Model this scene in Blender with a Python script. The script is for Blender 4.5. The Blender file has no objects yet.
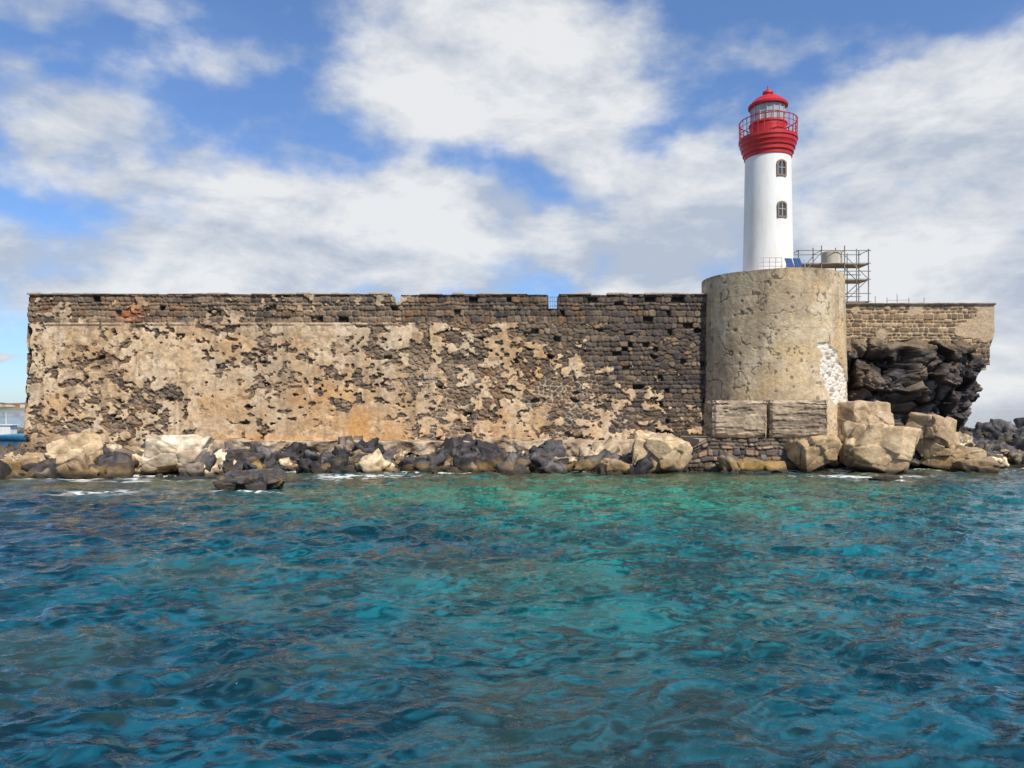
import bpy, bmesh, math, numpy as np
from mathutils import Vector, Matrix
rs = np.random.RandomState(7)
scene = bpy.context.scene
F=740.0; CH=3.0; HY=408.0
def WX(px,Y): return (px-512)/F*Y
def WZ(py,Y): return CH+(HY-py)/F*Y
# ---------------------------------------------------------------- noise
P=rs.permutation(256); P=np.concatenate([P,P,P]); V=rs.rand(256)
def vn(x,y,z=0.0):
    x,y,z=np.broadcast_arrays(np.asarray(x,float),np.asarray(y,float),np.asarray(z,float))
    xi=np.floor(x).astype(int); yi=np.floor(y).astype(int); zi=np.floor(z).astype(int)
    fx=x-xi; fy=y-yi; fz=z-zi
    fx=fx*fx*(3-2*fx); fy=fy*fy*(3-2*fy); fz=fz*fz*(3-2*fz)
    xi&=255; yi&=255; zi&=255
    x1=(xi+1)&255; y1=(yi+1)&255; z1=(zi+1)&255
    def h(a,b,c): return V[P[P[P[a]+b]+c]]
    a=h(xi,yi,zi)*(1-fx)+h(x1,yi,zi)*fx
    b=h(xi,y1,zi)*(1-fx)+h(x1,y1,zi)*fx
    c=h(xi,yi,z1)*(1-fx)+h(x1,yi,z1)*fx
    d=h(xi,y1,z1)*(1-fx)+h(x1,y1,z1)*fx
    return (a*(1-fy)+b*fy)*(1-fz)+(c*(1-fy)+d*fy)*fz
def fbm(x,y,z=0.0,o=4,g=0.5):
    s=0;a=1;t=0;f=1
    for i in range(o):
        s=s+a*vn(x*f+i*17.3,y*f+i*9.1,np.asarray(z)*f+i*5.7); t+=a; a*=g; f*=2.03
    return s/t
def worley(x,y,z,seed=0,facet=False,flat2=False):
    xi=np.floor(x).astype(int); yi=np.floor(y).astype(int); zi=np.floor(z).astype(int)
    d1=np.full(x.shape,9.); d2=np.full(x.shape,9.); idv=np.zeros(x.shape); fa=np.zeros(x.shape)
    for i in (-1,0,1):
        for j in (-1,0,1):
            for k in ((0,) if flat2 else (-1,0,1)):
                a=xi+i;b=yi+j;c=zi+k
                h=P[P[P[(a+seed)&255]+(b&255)]+(c&255)]
                dx=a+V[h]-x; dy=b+V[(h+71)&255]-y; dz=0*x if flat2 else c+V[(h+139)&255]-z
                d=np.sqrt(dx*dx+dy*dy+dz*dz)
                n=d<d1
                d2=np.where(n,d1,np.minimum(d2,d)); idv=np.where(n,V[(h+33)&255],idv); d1=np.where(n,d,d1)
                if facet: fa=np.where(n,dx*(V[(h+5)&255]-.5)*2+dy*(V[(h+57)&255]-.5)*2+dz*(V[(h+99)&255]-.5)*2,fa)
    if facet: return d1,d2,idv,fa
    return d1,d2,idv
def ss(a,b,x):
    t=np.clip((x-a)/(b-a),0,1); return t*t*(3-2*t)
def mix(a,b,t):
    t=np.asarray(t)[...,None]; return np.asarray(a)*(1-t)+np.asarray(b)*t
def rank01(n):
    f=n.ravel(); o=np.argsort(f); r=np.empty(len(f)); r[o]=np.linspace(0,1,len(f)); return r.reshape(n.shape)
# ---------------------------------------------------------------- mesh helpers
def mkmesh(name,co,faces,cols=None,smooth=True):
    co=np.asarray(co,dtype=np.float32).reshape(-1,3); faces=np.asarray(faces,dtype=np.int32)
    k=faces.shape[1]; n=len(faces)
    me=bpy.data.meshes.new(name)
    me.vertices.add(len(co)); me.vertices.foreach_set('co',co.ravel())
    me.loops.add(n*k); me.loops.foreach_set('vertex_index',faces.ravel())
    me.polygons.add(n); me.polygons.foreach_set('loop_start',np.arange(0,n*k,k,dtype=np.int32))
    me.polygons.foreach_set('loop_total',np.full(n,k,dtype=np.int32))
    me.update(calc_edges=True)
    if cols is not None:
        c=np.ones((len(co),4),dtype=np.float32); c[:,:3]=np.clip(np.asarray(cols).reshape(-1,3),0.002,.85)
        at=me.color_attributes.new('Col','FLOAT_COLOR','POINT'); at.data.foreach_set('color',c.ravel())
    me.polygons.foreach_set('use_smooth',np.full(n,smooth,dtype=bool))
    me.validate(); me.update()
    return me
def obj(name,me,mat,parent=None,loc=None):
    o=bpy.data.objects.new(name,me); scene.collection.objects.link(o)
    if mat: me.materials.append(mat)
    if parent: o.parent=parent
    if loc is not None: o.location=loc
    return o
def empty(name):
    o=bpy.data.objects.new(name,None); scene.collection.objects.link(o); return o
def gridf(nr,nc,wrap=False):
    i=np.arange(nr-1)[:,None]; m=nc if wrap else nc-1; j=np.arange(m)[None,:]; j2=(j+1)%nc
    a=i*nc+j; b=i*nc+j2; c=(i+1)*nc+j2; d=(i+1)*nc+j
    return np.stack([a,b,c,d],-1).reshape(-1,4)
class MB:
    def __init__(s): s.bm=bmesh.new()
    def tube(s,p,q,r=0.02,seg=6,r2=None):
        p=Vector(p);q=Vector(q);d=q-p
        m=Matrix.Translation((p+q)/2)@d.to_track_quat('Z','Y').to_matrix().to_4x4()
        bmesh.ops.create_cone(s.bm,cap_ends=True,segments=seg,radius1=r,radius2=r if r2 is None else r2,depth=d.length,matrix=m)
    def box(s,x0,x1,y0,y1,z0,z1,rot=0,tilt=0):
        c=Vector(((x0+x1)/2,(y0+y1)/2,(z0+z1)/2))
        m=Matrix.Translation(c)@Matrix.Rotation(rot,4,'Z')@Matrix.Rotation(tilt,4,'X')@Matrix.Diagonal((x1-x0,y1-y0,z1-z0,1))
        bmesh.ops.create_cube(s.bm,size=1,matrix=m)
    def obj(s,name,mat,parent=None,bevel=0,smooth=False):
        me=bpy.data.meshes.new(name); s.bm.to_mesh(me); s.bm.free()
        if smooth: me.polygons.foreach_set('use_smooth',np.full(len(me.polygons),True))
        o=obj(name,me,mat,parent)
        if bevel:
            b=o.modifiers.new('b','BEVEL'); b.width=bevel; b.segments=2
        return o
def lathe(name,prof,cx,cy,mat,parent,seg=64,smooth=True,ring=False):
    pr=np.array(prof,float); th=np.linspace(0,2*math.pi,seg,endpoint=False)
    X=cx+pr[:,0][:,None]*np.cos(th); Y=cy+pr[:,0][:,None]*np.sin(th); Z=np.repeat(pr[:,1][:,None],seg,1)
    me=mkmesh(name,np.stack([X,Y,Z],-1),gridf(len(pr),seg,True),None,smooth)
    o=obj(name,me,mat,parent)
    if smooth:
        m=o.modifiers.new('e','EDGE_SPLIT'); m.split_angle=math.radians(32)
    return o
# ---------------------------------------------------------------- materials
def newmat(name):
    m=bpy.data.materials.new(name); m.use_nodes=True
    nt=m.node_tree; return m,nt,nt.nodes,nt.links,nt.nodes['Principled BSDF']
def vcmat(name,rough=0.9,scale=6.0,var=0.35,bump=0.02,bscale=14.0,spec=0.3):
    m,nt,N,L,b=newmat(name)
    at=N.new('ShaderNodeAttribute'); at.attribute_name='Col'
    g=N.new('ShaderNodeNewGeometry')
    n1=N.new('ShaderNodeTexNoise'); n1.inputs['Scale'].default_value=scale; n1.inputs['Detail'].default_value=6; n1.inputs['Roughness'].default_value=0.7
    L.new(g.outputs['Position'],n1.inputs['Vector'])
    mr=N.new('ShaderNodeMapRange'); mr.inputs[1].default_value=0.3; mr.inputs[2].default_value=0.7
    mr.inputs[3].default_value=1-var; mr.inputs[4].default_value=1+var
    L.new(n1.outputs['Fac'],mr.inputs[0])
    mm=N.new('ShaderNodeVectorMath'); mm.operation='SCALE'
    L.new(at.outputs['Color'],mm.inputs[0]); L.new(mr.outputs[0],mm.inputs['Scale'])
    L.new(mm.outputs[0],b.inputs['Base Color'])
    n2=N.new('ShaderNodeTexNoise'); n2.inputs['Scale'].default_value=bscale; n2.inputs['Detail'].default_value=6; n2.inputs['Roughness'].default_value=0.65
    L.new(g.outputs['Position'],n2.inputs['Vector'])
    bp=N.new('ShaderNodeBump'); bp.inputs['Distance'].default_value=bump; bp.inputs['Strength'].default_value=1.0
    L.new(n2.outputs['Fac'],bp.inputs['Height']); L.new(bp.outputs[0],b.inputs['Normal'])
    b.inputs['Roughness'].default_value=rough; b.inputs['Specular IOR Level'].default_value=spec
    return m
def flat(name,col,rough=0.6,metal=0,var=0.15,scale=3.0,spec=0.4,bump=0.0,dirt=None):
    m,nt,N,L,b=newmat(name)
    g=N.new('ShaderNodeNewGeometry'); mp=N.new('ShaderNodeMapping'); mp.inputs['Scale'].default_value=(1,1,0.25)
    L.new(g.outputs['Position'],mp.inputs['Vector'])
    n1=N.new('ShaderNodeTexNoise'); n1.inputs['Scale'].default_value=scale; n1.inputs['Detail'].default_value=6; n1.inputs['Roughness'].default_value=0.65
    L.new(mp.outputs[0],n1.inputs['Vector'])
    mx=N.new('ShaderNodeMix'); mx.data_type='RGBA'
    d=dirt or [c*(1-2.2*var) for c in col]
    mr=N.new('ShaderNodeMapRange'); mr.inputs[1].default_value=0.45; mr.inputs[2].default_value=0.75
    L.new(n1.outputs['Fac'],mr.inputs[0]); L.new(mr.outputs[0],mx.inputs['Factor'])
    mx.inputs['A'].default_value=(*col,1); mx.inputs['B'].default_value=(*d,1)
    L.new(mx.outputs['Result'],b.inputs['Base Color'])
    b.inputs['Roughness'].default_value=rough; b.inputs['Metallic'].default_value=metal; b.inputs['Specular IOR Level'].default_value=spec
    if bump:
        bp=N.new('ShaderNodeBump'); bp.inputs['Distance'].default_value=bump
        n2=N.new('ShaderNodeTexNoise'); n2.inputs['Scale'].default_value=12; n2.inputs['Detail'].default_value=6
        L.new(g.outputs['Position'],n2.inputs['Vector']); L.new(n2.outputs['Fac'],bp.inputs['Height']); L.new(bp.outputs[0],b.inputs['Normal'])
    return m
M_wall=vcmat('old_masonry',scale=5,var=0.28,bump=0.035,bscale=9)
M_rock=vcmat('rock_surface',scale=4,var=0.35,bump=0.04,bscale=7)
M_basalt=vcmat('basalt_surface',scale=3,var=0.5,bump=0.06,bscale=6,rough=0.8,spec=0.3)
M_conc=flat('old_concrete',(0.40,0.33,0.24),rough=0.9,bump=0.02)
M_white=flat('white_paint',(0.80,0.79,0.76),rough=0.55,var=0.05,scale=2.0,dirt=(0.68,0.63,0.55),bump=0.004)
M_red=flat('red_paint',(0.50,0.022,0.025),rough=0.45,var=0.12)
M_steel=flat('galvanised_steel',(0.30,0.27,0.25),rough=0.5,metal=0.5)
M_plank=flat('scaffold_planks',(0.30,0.22,0.13),rough=0.8)
M_surr=flat('window_surround_stone',(0.24,0.18,0.135),rough=0.9,bump=0.01)
M_glassdark=flat('window_glass',(0.06,0.065,0.07),rough=0.1,spec=0.6)
M_lant=flat('lantern_glass',(0.36,0.38,0.38),rough=0.08,spec=0.8)
M_panel=flat('solar_panel_glass',(0.03,0.07,0.18),rough=0.15,spec=0.6)

# ---------------------------------------------------------------- masonry pattern
def masonry(u,v,rowh,wmin,wmax,seed,warp=0.10,wf=1.5,rnd=.08):
    r=np.random.RandomState(seed)
    uw=u+warp*2*(fbm(u*wf,v*wf,seed*1.3,3)-0.5); vw=v+warp*1.6*(fbm(u*wf*0.8+40,v*wf+11,seed*2.1,3)-0.5)
    v0=vw.min()-1; nrow=int((vw.max()-v0)/rowh/0.7)+4
    hb=v0+np.concatenate([[0],np.cumsum(rowh*(0.6+0.8*r.rand(nrow)))])
    ri=np.clip(np.searchsorted(hb,vw.ravel())-1,0,len(hb)-2).reshape(u.shape)
    dv=np.minimum(vw-hb[ri],hb[ri+1]-vw)
    du=np.zeros(u.shape); ida=np.zeros(u.shape); idb=np.zeros(u.shape)
    u0=uw.min()-2; L=uw.max()-u0+2
    for k in np.unique(ri):
        m=ri==k; n=int(L/wmin)+5
        e=u0-r.rand()*wmax+np.concatenate([[0],np.cumsum(wmin+(wmax-wmin)*r.rand(n)**1.5)])
        i=np.clip(np.searchsorted(e,uw[m])-1,0,len(e)-2)
        du[m]=np.minimum(uw[m]-e[i],e[i+1]-uw[m]); ra=r.rand(len(e)); rb=r.rand(len(e)); ida[m]=ra[i]; idb[m]=rb[i]
    d=rnd-np.sqrt(np.maximum(rnd-du,0)**2+np.maximum(rnd-dv,0)**2)
    return d+.015*(idb-.5),ida,idb
def rubble(u,v,su,sv,seed):
    uw=u+.16*(fbm(u*1.7,v*1.7,seed,3)-.5); vw=v+.16*(fbm(u*1.7+30,v*1.7,seed+4,3)-.5)
    q=fbm(u*.6,v*.6,seed+9,2); 
    d1,d2,i=worley(uw/su,vw/sv,0*u,seed,flat2=True)
    return (d2-d1)*.16,i,(i*7.31+.17)%1.0
PAL=np.array([[.045,.038,.038],[.06,.05,.047],[.08,.066,.058],[.10,.08,.062],[.14,.10,.072],[.05,.043,.044],[.18,.135,.095],[.075,.055,.043],[.12,.085,.062],[.09,.077,.07],[.06,.048,.046],[.17,.10,.06]])
def pal(i,p=PAL): return p[np.minimum((i*len(p)).astype(int),len(p)-1)]
def blob(px,py,cx,cy,rx,ry): return np.exp(-((px-cx)/rx)**2-((py-cy)/ry)**2)

# ================================================================= FORT WALL
fort=empty('fortress_wall')
TOP=9.16; XL=-26.15; XR=11.2; WY=40.0
def wallface(name,us,vs,tocoord,bias=True,seed=3):
    U,Z=np.meshgrid(us,vs)
    px=512+U*18.5; py=408-(Z-3)*18.5
    n=0.70*fbm(U*0.45,Z*0.6,3.3,3)+0.72*fbm(U*1.2,Z*1.6,8.8,4)+0.80*fbm(U*2.8,Z*3.6,1.1,4)
    n=rank01(n)
    C=np.interp(px,[20,50,120,390,450,520,590,640,700],[.50,.80,.83,.79,.60,.48,.28,.10,.02])
    C=C+0.12*ss(395,415,py)*ss(180,230,px)*(1-ss(380,430,px))
    C=C+0.25*ss(395,420,py)*ss(540,600,px)
    C=C-0.45*ss(400,430,px)*(1-ss(328,345,py))
    C=C-0.25*ss(560,600,px)*(1-ss(352,372,py))
    C=np.where(py<323,np.interp(px,[30,60,130,250,400,410],[.14,.12,.08,.12,.10,.0]),C)
    for (cx,cy,rx,ry,w) in [(112,424,20,10,-.9),(78,428,14,12,-.5),(300,375,40,16,-.22),(345,395,30,12,-.22),(420,360,22,25,-.3),(150,372,14,10,-.3),
        (60,340,30,9,.25),(350,340,40,10,.2),(355,432,50,14,.4),(250,420,60,20,.3),(575,384,18,9,.6),(500,352,14,22,.25),(540,420,20,14,.3),(445,330,12,5,.4),(468,395,30,14,-.22),(505,415,16,12,.3),(425,385,16,20,.25),(200,350,60,10,.12),(655,405,35,8,.35)]:
        C=C+w*blob(px,py,cx,cy,rx,ry)
    pit=ss(.655,.67,fbm(U*3.6+5,Z*4.6,33,2))*ss(.35,.6,fbm(U*.5,Z*.7,36,3))
    pl=ss(-0.010,0.010,C-n)*(1-pit)
    d1,a1,b1=masonry(U,Z,0.27,0.20,0.62,seed,0.13,rnd=.12)
    d2,a2,b2=rubble(U+50,Z,.36,.235,seed+9)
    big=np.where(py<322,1.,0.)
    big=np.maximum(big,((px>585)&(py<440)&(fbm(U*.35,Z*.5,71,2)>.47)).astype(float))
    d=np.where(big>0,d1,d2); a=np.where(big>0,a1,a2); b=np.where(big>0,b1,b2)
    st=ss(0.004,0.045,d)
    miss=(b<0.05)
    grain=fbm(U*7,Z*7,4.4,3)
    hgt=np.where(miss,-0.14,st*0.06+(b-0.5)*0.07+(grain-.5)*0.07)
    plh=0.12+0.05*(fbm(U*1.2,Z*1.2,7,3)-.5)*2+0.022*(grain-.5)
    H=hgt*(1-pl)+plh*pl
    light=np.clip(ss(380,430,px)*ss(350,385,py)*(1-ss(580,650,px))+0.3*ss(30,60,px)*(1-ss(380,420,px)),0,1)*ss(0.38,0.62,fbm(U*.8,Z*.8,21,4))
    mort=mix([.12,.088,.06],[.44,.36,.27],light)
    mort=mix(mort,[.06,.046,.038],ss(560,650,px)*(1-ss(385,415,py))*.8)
    sc=pal(a)*(0.75+0.6*b)[...,None]
    sc=mix(sc,[.31,.21,.13],0.45*(1-ss(500,600,px))*ss(.35,.6,fbm(U*2.1,Z*2.1,31,2))*(py>322))
    sc=mix(sc,[.24,.17,.11],0.5*(1-ss(380,440,px))*(py<=322)*ss(.35,.6,fbm(U*1.6,Z*2.1,38,3)))
    sc=mix(sc,[.22,.11,.05],ss(.58,.68,fbm(U*.9,Z*1.2,83,4))*(1-ss(540,640,px))*.6)
    sc=sc*(0.55+0.9*grain)[...,None]
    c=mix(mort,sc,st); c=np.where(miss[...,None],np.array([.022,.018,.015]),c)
    wash=ss(.50,.66,fbm(U*1.5,Z*2.5,90,4))*np.interp(px,[30,380,480,600,700],[.5,.45,.4,.15,.05]); c=mix(c,[.38,.275,.175],wash*.8)
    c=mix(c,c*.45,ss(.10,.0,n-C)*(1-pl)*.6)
    big1=fbm(U*.35,Z*.5,12,4); f2=fbm(U*1.6,Z*1.9,15,4); f3=fbm(U*5,Z*5,18,3)
    pc=mix([.58,.415,.25],[.46,.31,.175],ss(.4,.65,big1)); pc=mix(pc,[.66,.52,.36],ss(.48,.70,f2)*.7)
    pc=mix(pc,[.28,.185,.11],ss(.53,.70,f3)*.6)
    pc=mix(pc,[.48,.41,.32],ss(.5,.7,fbm(U*.9,Z*.25,51,3))*.35)
    pc=mix(pc,[.23,.16,.105],ss(.58,.76,fbm(U*3.2,Z*.25,27,3))*.5)
    org=np.zeros_like(px)
    for (cx,cy,rx,ry,w) in [(365,430,50,24,1),(325,395,40,14,.7),(500,415,22,14,1),(535,378,16,30,.8),(235,345,60,10,.35),(200,405,60,14,.6),(420,435,60,8,.8),(270,440,90,7,.8),(60,405,20,12,.5),(100,350,40,14,.35)]:
        org=np.maximum(org,w*blob(px,py,cx,cy,rx,ry))
    org*=ss(.3,.60,fbm(U*1.1,Z*1.1,61,4))
    pc=mix(pc,[.52,.26,.075],org*.75)
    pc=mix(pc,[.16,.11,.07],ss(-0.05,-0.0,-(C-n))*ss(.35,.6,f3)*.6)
    cr=np.abs(fbm(U*.9+3,Z*.9,77,4)-.5); pc=mix(pc,[.12,.08,.06],(1-ss(.002,.008,cr))*ss(.45,.55,vn(U*.5,Z*.5,9))*.6)
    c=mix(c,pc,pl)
    c=mix(c,[.45,.13,.035],np.clip(blob(px,py,129,311,13,10)*1.3,0,1)*ss(.35,.55,f2)*st*.8)
    cm=(px<402)*ss(.42,.54,fbm(U*1.4,7,2,4))
    t=np.clip(1-((Z-7.52)/0.07)**2,0,1); H=H+cm*np.sqrt(t)*0.05
    c=mix(c,np.array([.28,.20,.13])*(0.6+.8*f2)[...,None],cm*(t>0)*.5)
    c=c*(1-.3*ss(8.6,9.1,Z)*ss(.35,.6,f2))[...,None]
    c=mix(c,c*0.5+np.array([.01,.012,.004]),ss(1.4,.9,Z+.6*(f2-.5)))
    X,Y,ZZ=tocoord(U,Z,H)
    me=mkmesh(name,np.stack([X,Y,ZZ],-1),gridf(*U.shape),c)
    return me
us=np.arange(XL,XR,0.034); vs=np.arange(0.2,TOP+0.01,0.035)
NOT=[(-6.45,-6.0,0.45),(1.95,2.5,0.8)]
def front(U,Z,H):
    bat=0.045*np.clip(7.5-Z,0,8)
    jag=(fbm(Z*1.5,3.3,5,3)-.5)*.5*np.clip(1-(U-XL)/1.0,0,1)
    side=(0.25*ss(7.2,7.6,Z)*-1+0.25-0.03*np.clip(7.5-Z,0,8)*1.2)*np.clip(1-(U-XL)/1.5,0,1)
    t=TOP+ (fbm(U*1.3,1.1,2.2,3)-.5)*.12 - 0.03
    Zt=np.minimum(Z,t)
    for a,b,dp in NOT: Zt=np.where((U>a)&(U<b),np.minimum(Zt,TOP-dp),Zt)
    return U+jag+side*1.0, WY-bat-H, Zt
obj('front_face',wallface('front_face',us,vs,front),M_wall,fort)
us2=np.arange(XL-30,XL+.01,0.08); vs2=np.arange(0.2,TOP-.02,0.07)
def side(U,Z,H):
    bat=0.036*np.clip(7.5-Z,0,8); return XL+0.1-H-bat+0*U, WY-.02-(U-XL), Z
obj('side_face',wallface('side_face',us2,vs2,side),M_wall,fort)
mb=MB()
segs=[(XL+.25,NOT[0][0]),(NOT[0][1],NOT[1][0]),(NOT[1][1],XR)]
for a,b in segs: mb.box(a,b,WY+.15,WY+1.0,7.5,TOP-.07)
mb.box(XL+.26,XR,WY+.16,WY+30,0,8.1)
mb.obj('rampart_core',M_conc,fort)
mb=MB()
x=XL
while x<XR-.3:
    w=.4+rs.rand()*.9
    if not any(a-.02<x+w and x<b+.02 for a,b,_ in NOT) and rs.rand()>.2:
        h=.03+.06*rs.rand(); mb.box(x,min(x+w-.015,XR),WY-.10-.05*rs.rand(),WY+1.02,TOP-.045+.02*rs.rand(),TOP+h-.02)
    x+=w
mb.obj('coping',flat('coping_stone',(.42,.34,.25),rough=.9,bump=.02,var=.25),fort,bevel=.015)
mb=MB()
for (a,b,dp) in NOT[1:]:
    for k in range(5): mb.tube((a+.04+k*.115,WY+.3,TOP-dp),(a+.04+k*.115,WY+.3,TOP-.08),.012)
    for z in (.12,.35,.6): mb.tube((a-.02,WY+.3,TOP-z),(b+.02,WY+.3,TOP-z),.014)
mb.obj('embrasure_railing',M_steel,fort)

# ================================================================= ROUND TOWER
TX,TY=14.18,40.5; TZ=10.03; TR=3.68
tower=empty('round_bastion_tower')
th=np.linspace(0,2*math.pi,660,endpoint=False); vz=np.arange(0.6,TZ+.001,0.04)
A,Z=np.meshgrid(th,vz)
A=np.where(A>math.pi,A-2*math.pi,A)
U=A*TR
cx,cyy=np.sin(A)*TR,np.cos(A)*TR
def n3(f,o=4,s=0,fz=None): return fbm(cx*f+s,cyy*f+s,Z*(fz or f)+s,o)
Ar=A+.337; ppx=772+np.sin(Ar)*71; ppy=408-(Z-3)*18.9
f1=n3(.4);f2=n3(1.5,4,9);f3=n3(5,3,4);fs=n3(1.8,3,22,.16)
c=mix([.57,.455,.30],[.47,.36,.23],ss(.35,.65,f1)); c=mix(c,[.63,.53,.39],ss(.5,.72,f2)*.6)
c=mix(c,[.27,.20,.135],ss(.52,.72,fs)*.55*(.5+.5*ss(3,9,Z))); c=mix(c,[.36,.265,.17],ss(.58,.73,f3)*.4)
c=mix(c,[.25,.19,.13],ss(.52,.66,n3(.6,4,133))*.4)
c=mix(c,[.54,.36,.16],ss(.5,.7,n3(.7,3,31))*.4)
H=.05*(f2-.5)+.025*(f3-.5)
cr=np.minimum(np.abs(n3(.45,4,40)-.5),np.abs(n3(.35,4,55,.8)-.5)*1.2)
crk=(1-ss(.001,.005,cr))*ss(.42,.5,n3(.4,2,66)); c=mix(c,[.10,.075,.06],crk*.9); H-=crk*.03
pits=ss(.74,.78,n3(4,2,71)); c=mix(c,[.15,.12,.09],pits*.7); H-=pits*.03
d,a,b=rubble(U,Z,.34,.24,77)
st=ss(.004,.05,d); nn=n3(.9,4,14)
pe=(1.15*blob(ppx,ppy,826,368,15,26)+1.1*blob(ppx,ppy,836,393,15,16)+1.0*blob(ppx,ppy,703,408,7,35)+.7*blob(ppx,ppy,712,424,8,12)+.6*blob(ppx,ppy,836,300,6,8)+.7*blob(ppx,ppy,742,296,10,3)+.6*blob(ppx,ppy,716,330,4,14)+.8*blob(ppx,ppy,810,348,14,8))
pe=pe*(np.abs(Ar)<1.62)
pm=ss(.49,.52,pe*.55+.75*(nn-.5)+.05)
pcx=mix(mix([.62,.55,.46],[.76,.71,.64],f2),pal(a)*2.2,st*(b>.72)*.6); pcx=mix(pcx,pal(a),.75*ss(730,712,ppx))
c=mix(c,pcx,pm); H=H*(1-pm)+pm*(-.09+.05*st+.04*(b-.5))
for zz in (3.4,5.2,7.0,8.7):
    ln=(1-ss(.01,.035,np.abs(Z-zz-.05*(f1-.5))))*ss(.42,.55,n3(.5,2,80+zz)); c=mix(c,c*.6,ln*.5); H-=ln*.01
c=mix(c,c*.55,ss(TZ-.5,TZ,Z)*ss(.35,.6,f2)*.7)
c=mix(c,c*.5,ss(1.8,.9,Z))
R=TR+.024*(10-Z)+.15*ss(3,1,Z)
R=R+H; Zt=np.minimum(Z,TZ+(f1-.5)*.05-.02+0.04*(np.sin(A*3)))
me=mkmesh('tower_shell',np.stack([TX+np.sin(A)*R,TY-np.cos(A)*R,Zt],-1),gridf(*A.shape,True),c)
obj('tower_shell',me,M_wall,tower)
lathe('tower_terrace',[(TR-.03,9.55),(TR-.03,9.97),(TR-.36,9.98),(TR-.38,9.72),(0.01,9.7)],TX,TY,M_conc,tower,96)

# ================================================================= LIGHTHOUSE
LX,LY=14.18,41.0; k=LY/F
def LZ(py): return WZ(py,LY)
lh=empty('lighthouse')
prof=[]
for t in np.linspace(0,1,24):
    z=9.7+(LZ(157)-9.7)*t; prof.append(((24.6-2.6*t**.8)*k,z))
lathe('tower_shaft',prof,LX,LY,M_white,lh,72)
lathe('base_plinth',[(1.55,9.7),(1.55,10.35),(1.45,10.42),(1.34,10.42)],LX,LY,M_white,lh,72)
r=lambda p:p*k*.935
lathe('gallery_corbel',[(r(22.8),LZ(160)),(r(24.5),LZ(159.5)),(r(24.6),LZ(156)),(r(26),LZ(155.5)),(r(26.2),LZ(152)),(r(27.5),LZ(151)),(r(27.8),LZ(148)),(r(29),LZ(146.5)),(r(29.2),LZ(143.5)),(r(30.2),LZ(142.5)),(r(30.2),LZ(139.5)),(r(12),LZ(139.3))],LX,LY,M_red,lh,72)
lathe('lantern_base',[(r(19),LZ(139.5)),(r(19),LZ(126.5)),(r(19.8),LZ(126.4)),(r(19.8),LZ(125)),(r(17),LZ(124.8))],LX,LY,M_red,lh,48)
lathe('lantern_glazing',[(r(17.3),LZ(125)),(r(17.3),LZ(108))],LX,LY,M_lant,lh,16,False)
mb=MB()
for i in range(16):
    a=i/16*2*math.pi; mb.tube((LX+r(17.7)*math.cos(a),LY+r(17.7)*math.sin(a),LZ(125)),(LX+r(17.7)*math.cos(a),LY+r(17.7)*math.sin(a),LZ(107)),.022)
for zz in (116,):
    for i in range(16):
        a=i/16*2*math.pi;b=(i+1)/16*2*math.pi
        mb.tube((LX+r(17.8)*math.cos(a),LY+r(17.8)*math.sin(a),LZ(zz)),(LX+r(17.8)*math.cos(b),LY+r(17.8)*math.sin(b),LZ(zz)),.016)
mb.obj('lantern_mullions',flat('pale_paint',(.55,.5,.48)),lh)
lathe('lantern_roof',[(r(16),LZ(108.5)),(r(20.3),LZ(108)),(r(20.6),LZ(106)),(r(19),LZ(105)),(r(16.5),LZ(102)),(r(12.5),LZ(99)),(r(8),LZ(97)),(r(5),LZ(96.3)),(r(4.6),LZ(95.5)),(r(5.6),LZ(94)),(r(5.4),LZ(92)),(r(3),LZ(90.8)),(r(.8),LZ(90)),(r(.7),LZ(86)),(0.002,LZ(85.8))],LX,LY,M_red,lh,48)
mb=MB(); n=28
for i in range(n):
    a=i/n*2*math.pi; a2=(i+1)/n*2*math.pi
    mb.tube((LX+r(29.3)*math.cos(a),LY+r(29.3)*math.sin(a),LZ(139.5)),(LX+r(29.6)*math.cos(a),LY+r(29.6)*math.sin(a),LZ(122.5)),.021)
    for zz,rr,tt in ((122.5,29.6,.03),(128,29.5,.016),(133.5,29.4,.016)):
        mb.tube((LX+r(rr)*math.cos(a),LY+r(rr)*math.sin(a),LZ(zz)),(LX+r(rr)*math.cos(a2),LY+r(rr)*math.sin(a2),LZ(zz)),tt)
mb.obj('gallery_railing',M_red,lh)
M_wf=flat('window_frame_paint',(.5,.47,.42))
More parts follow.
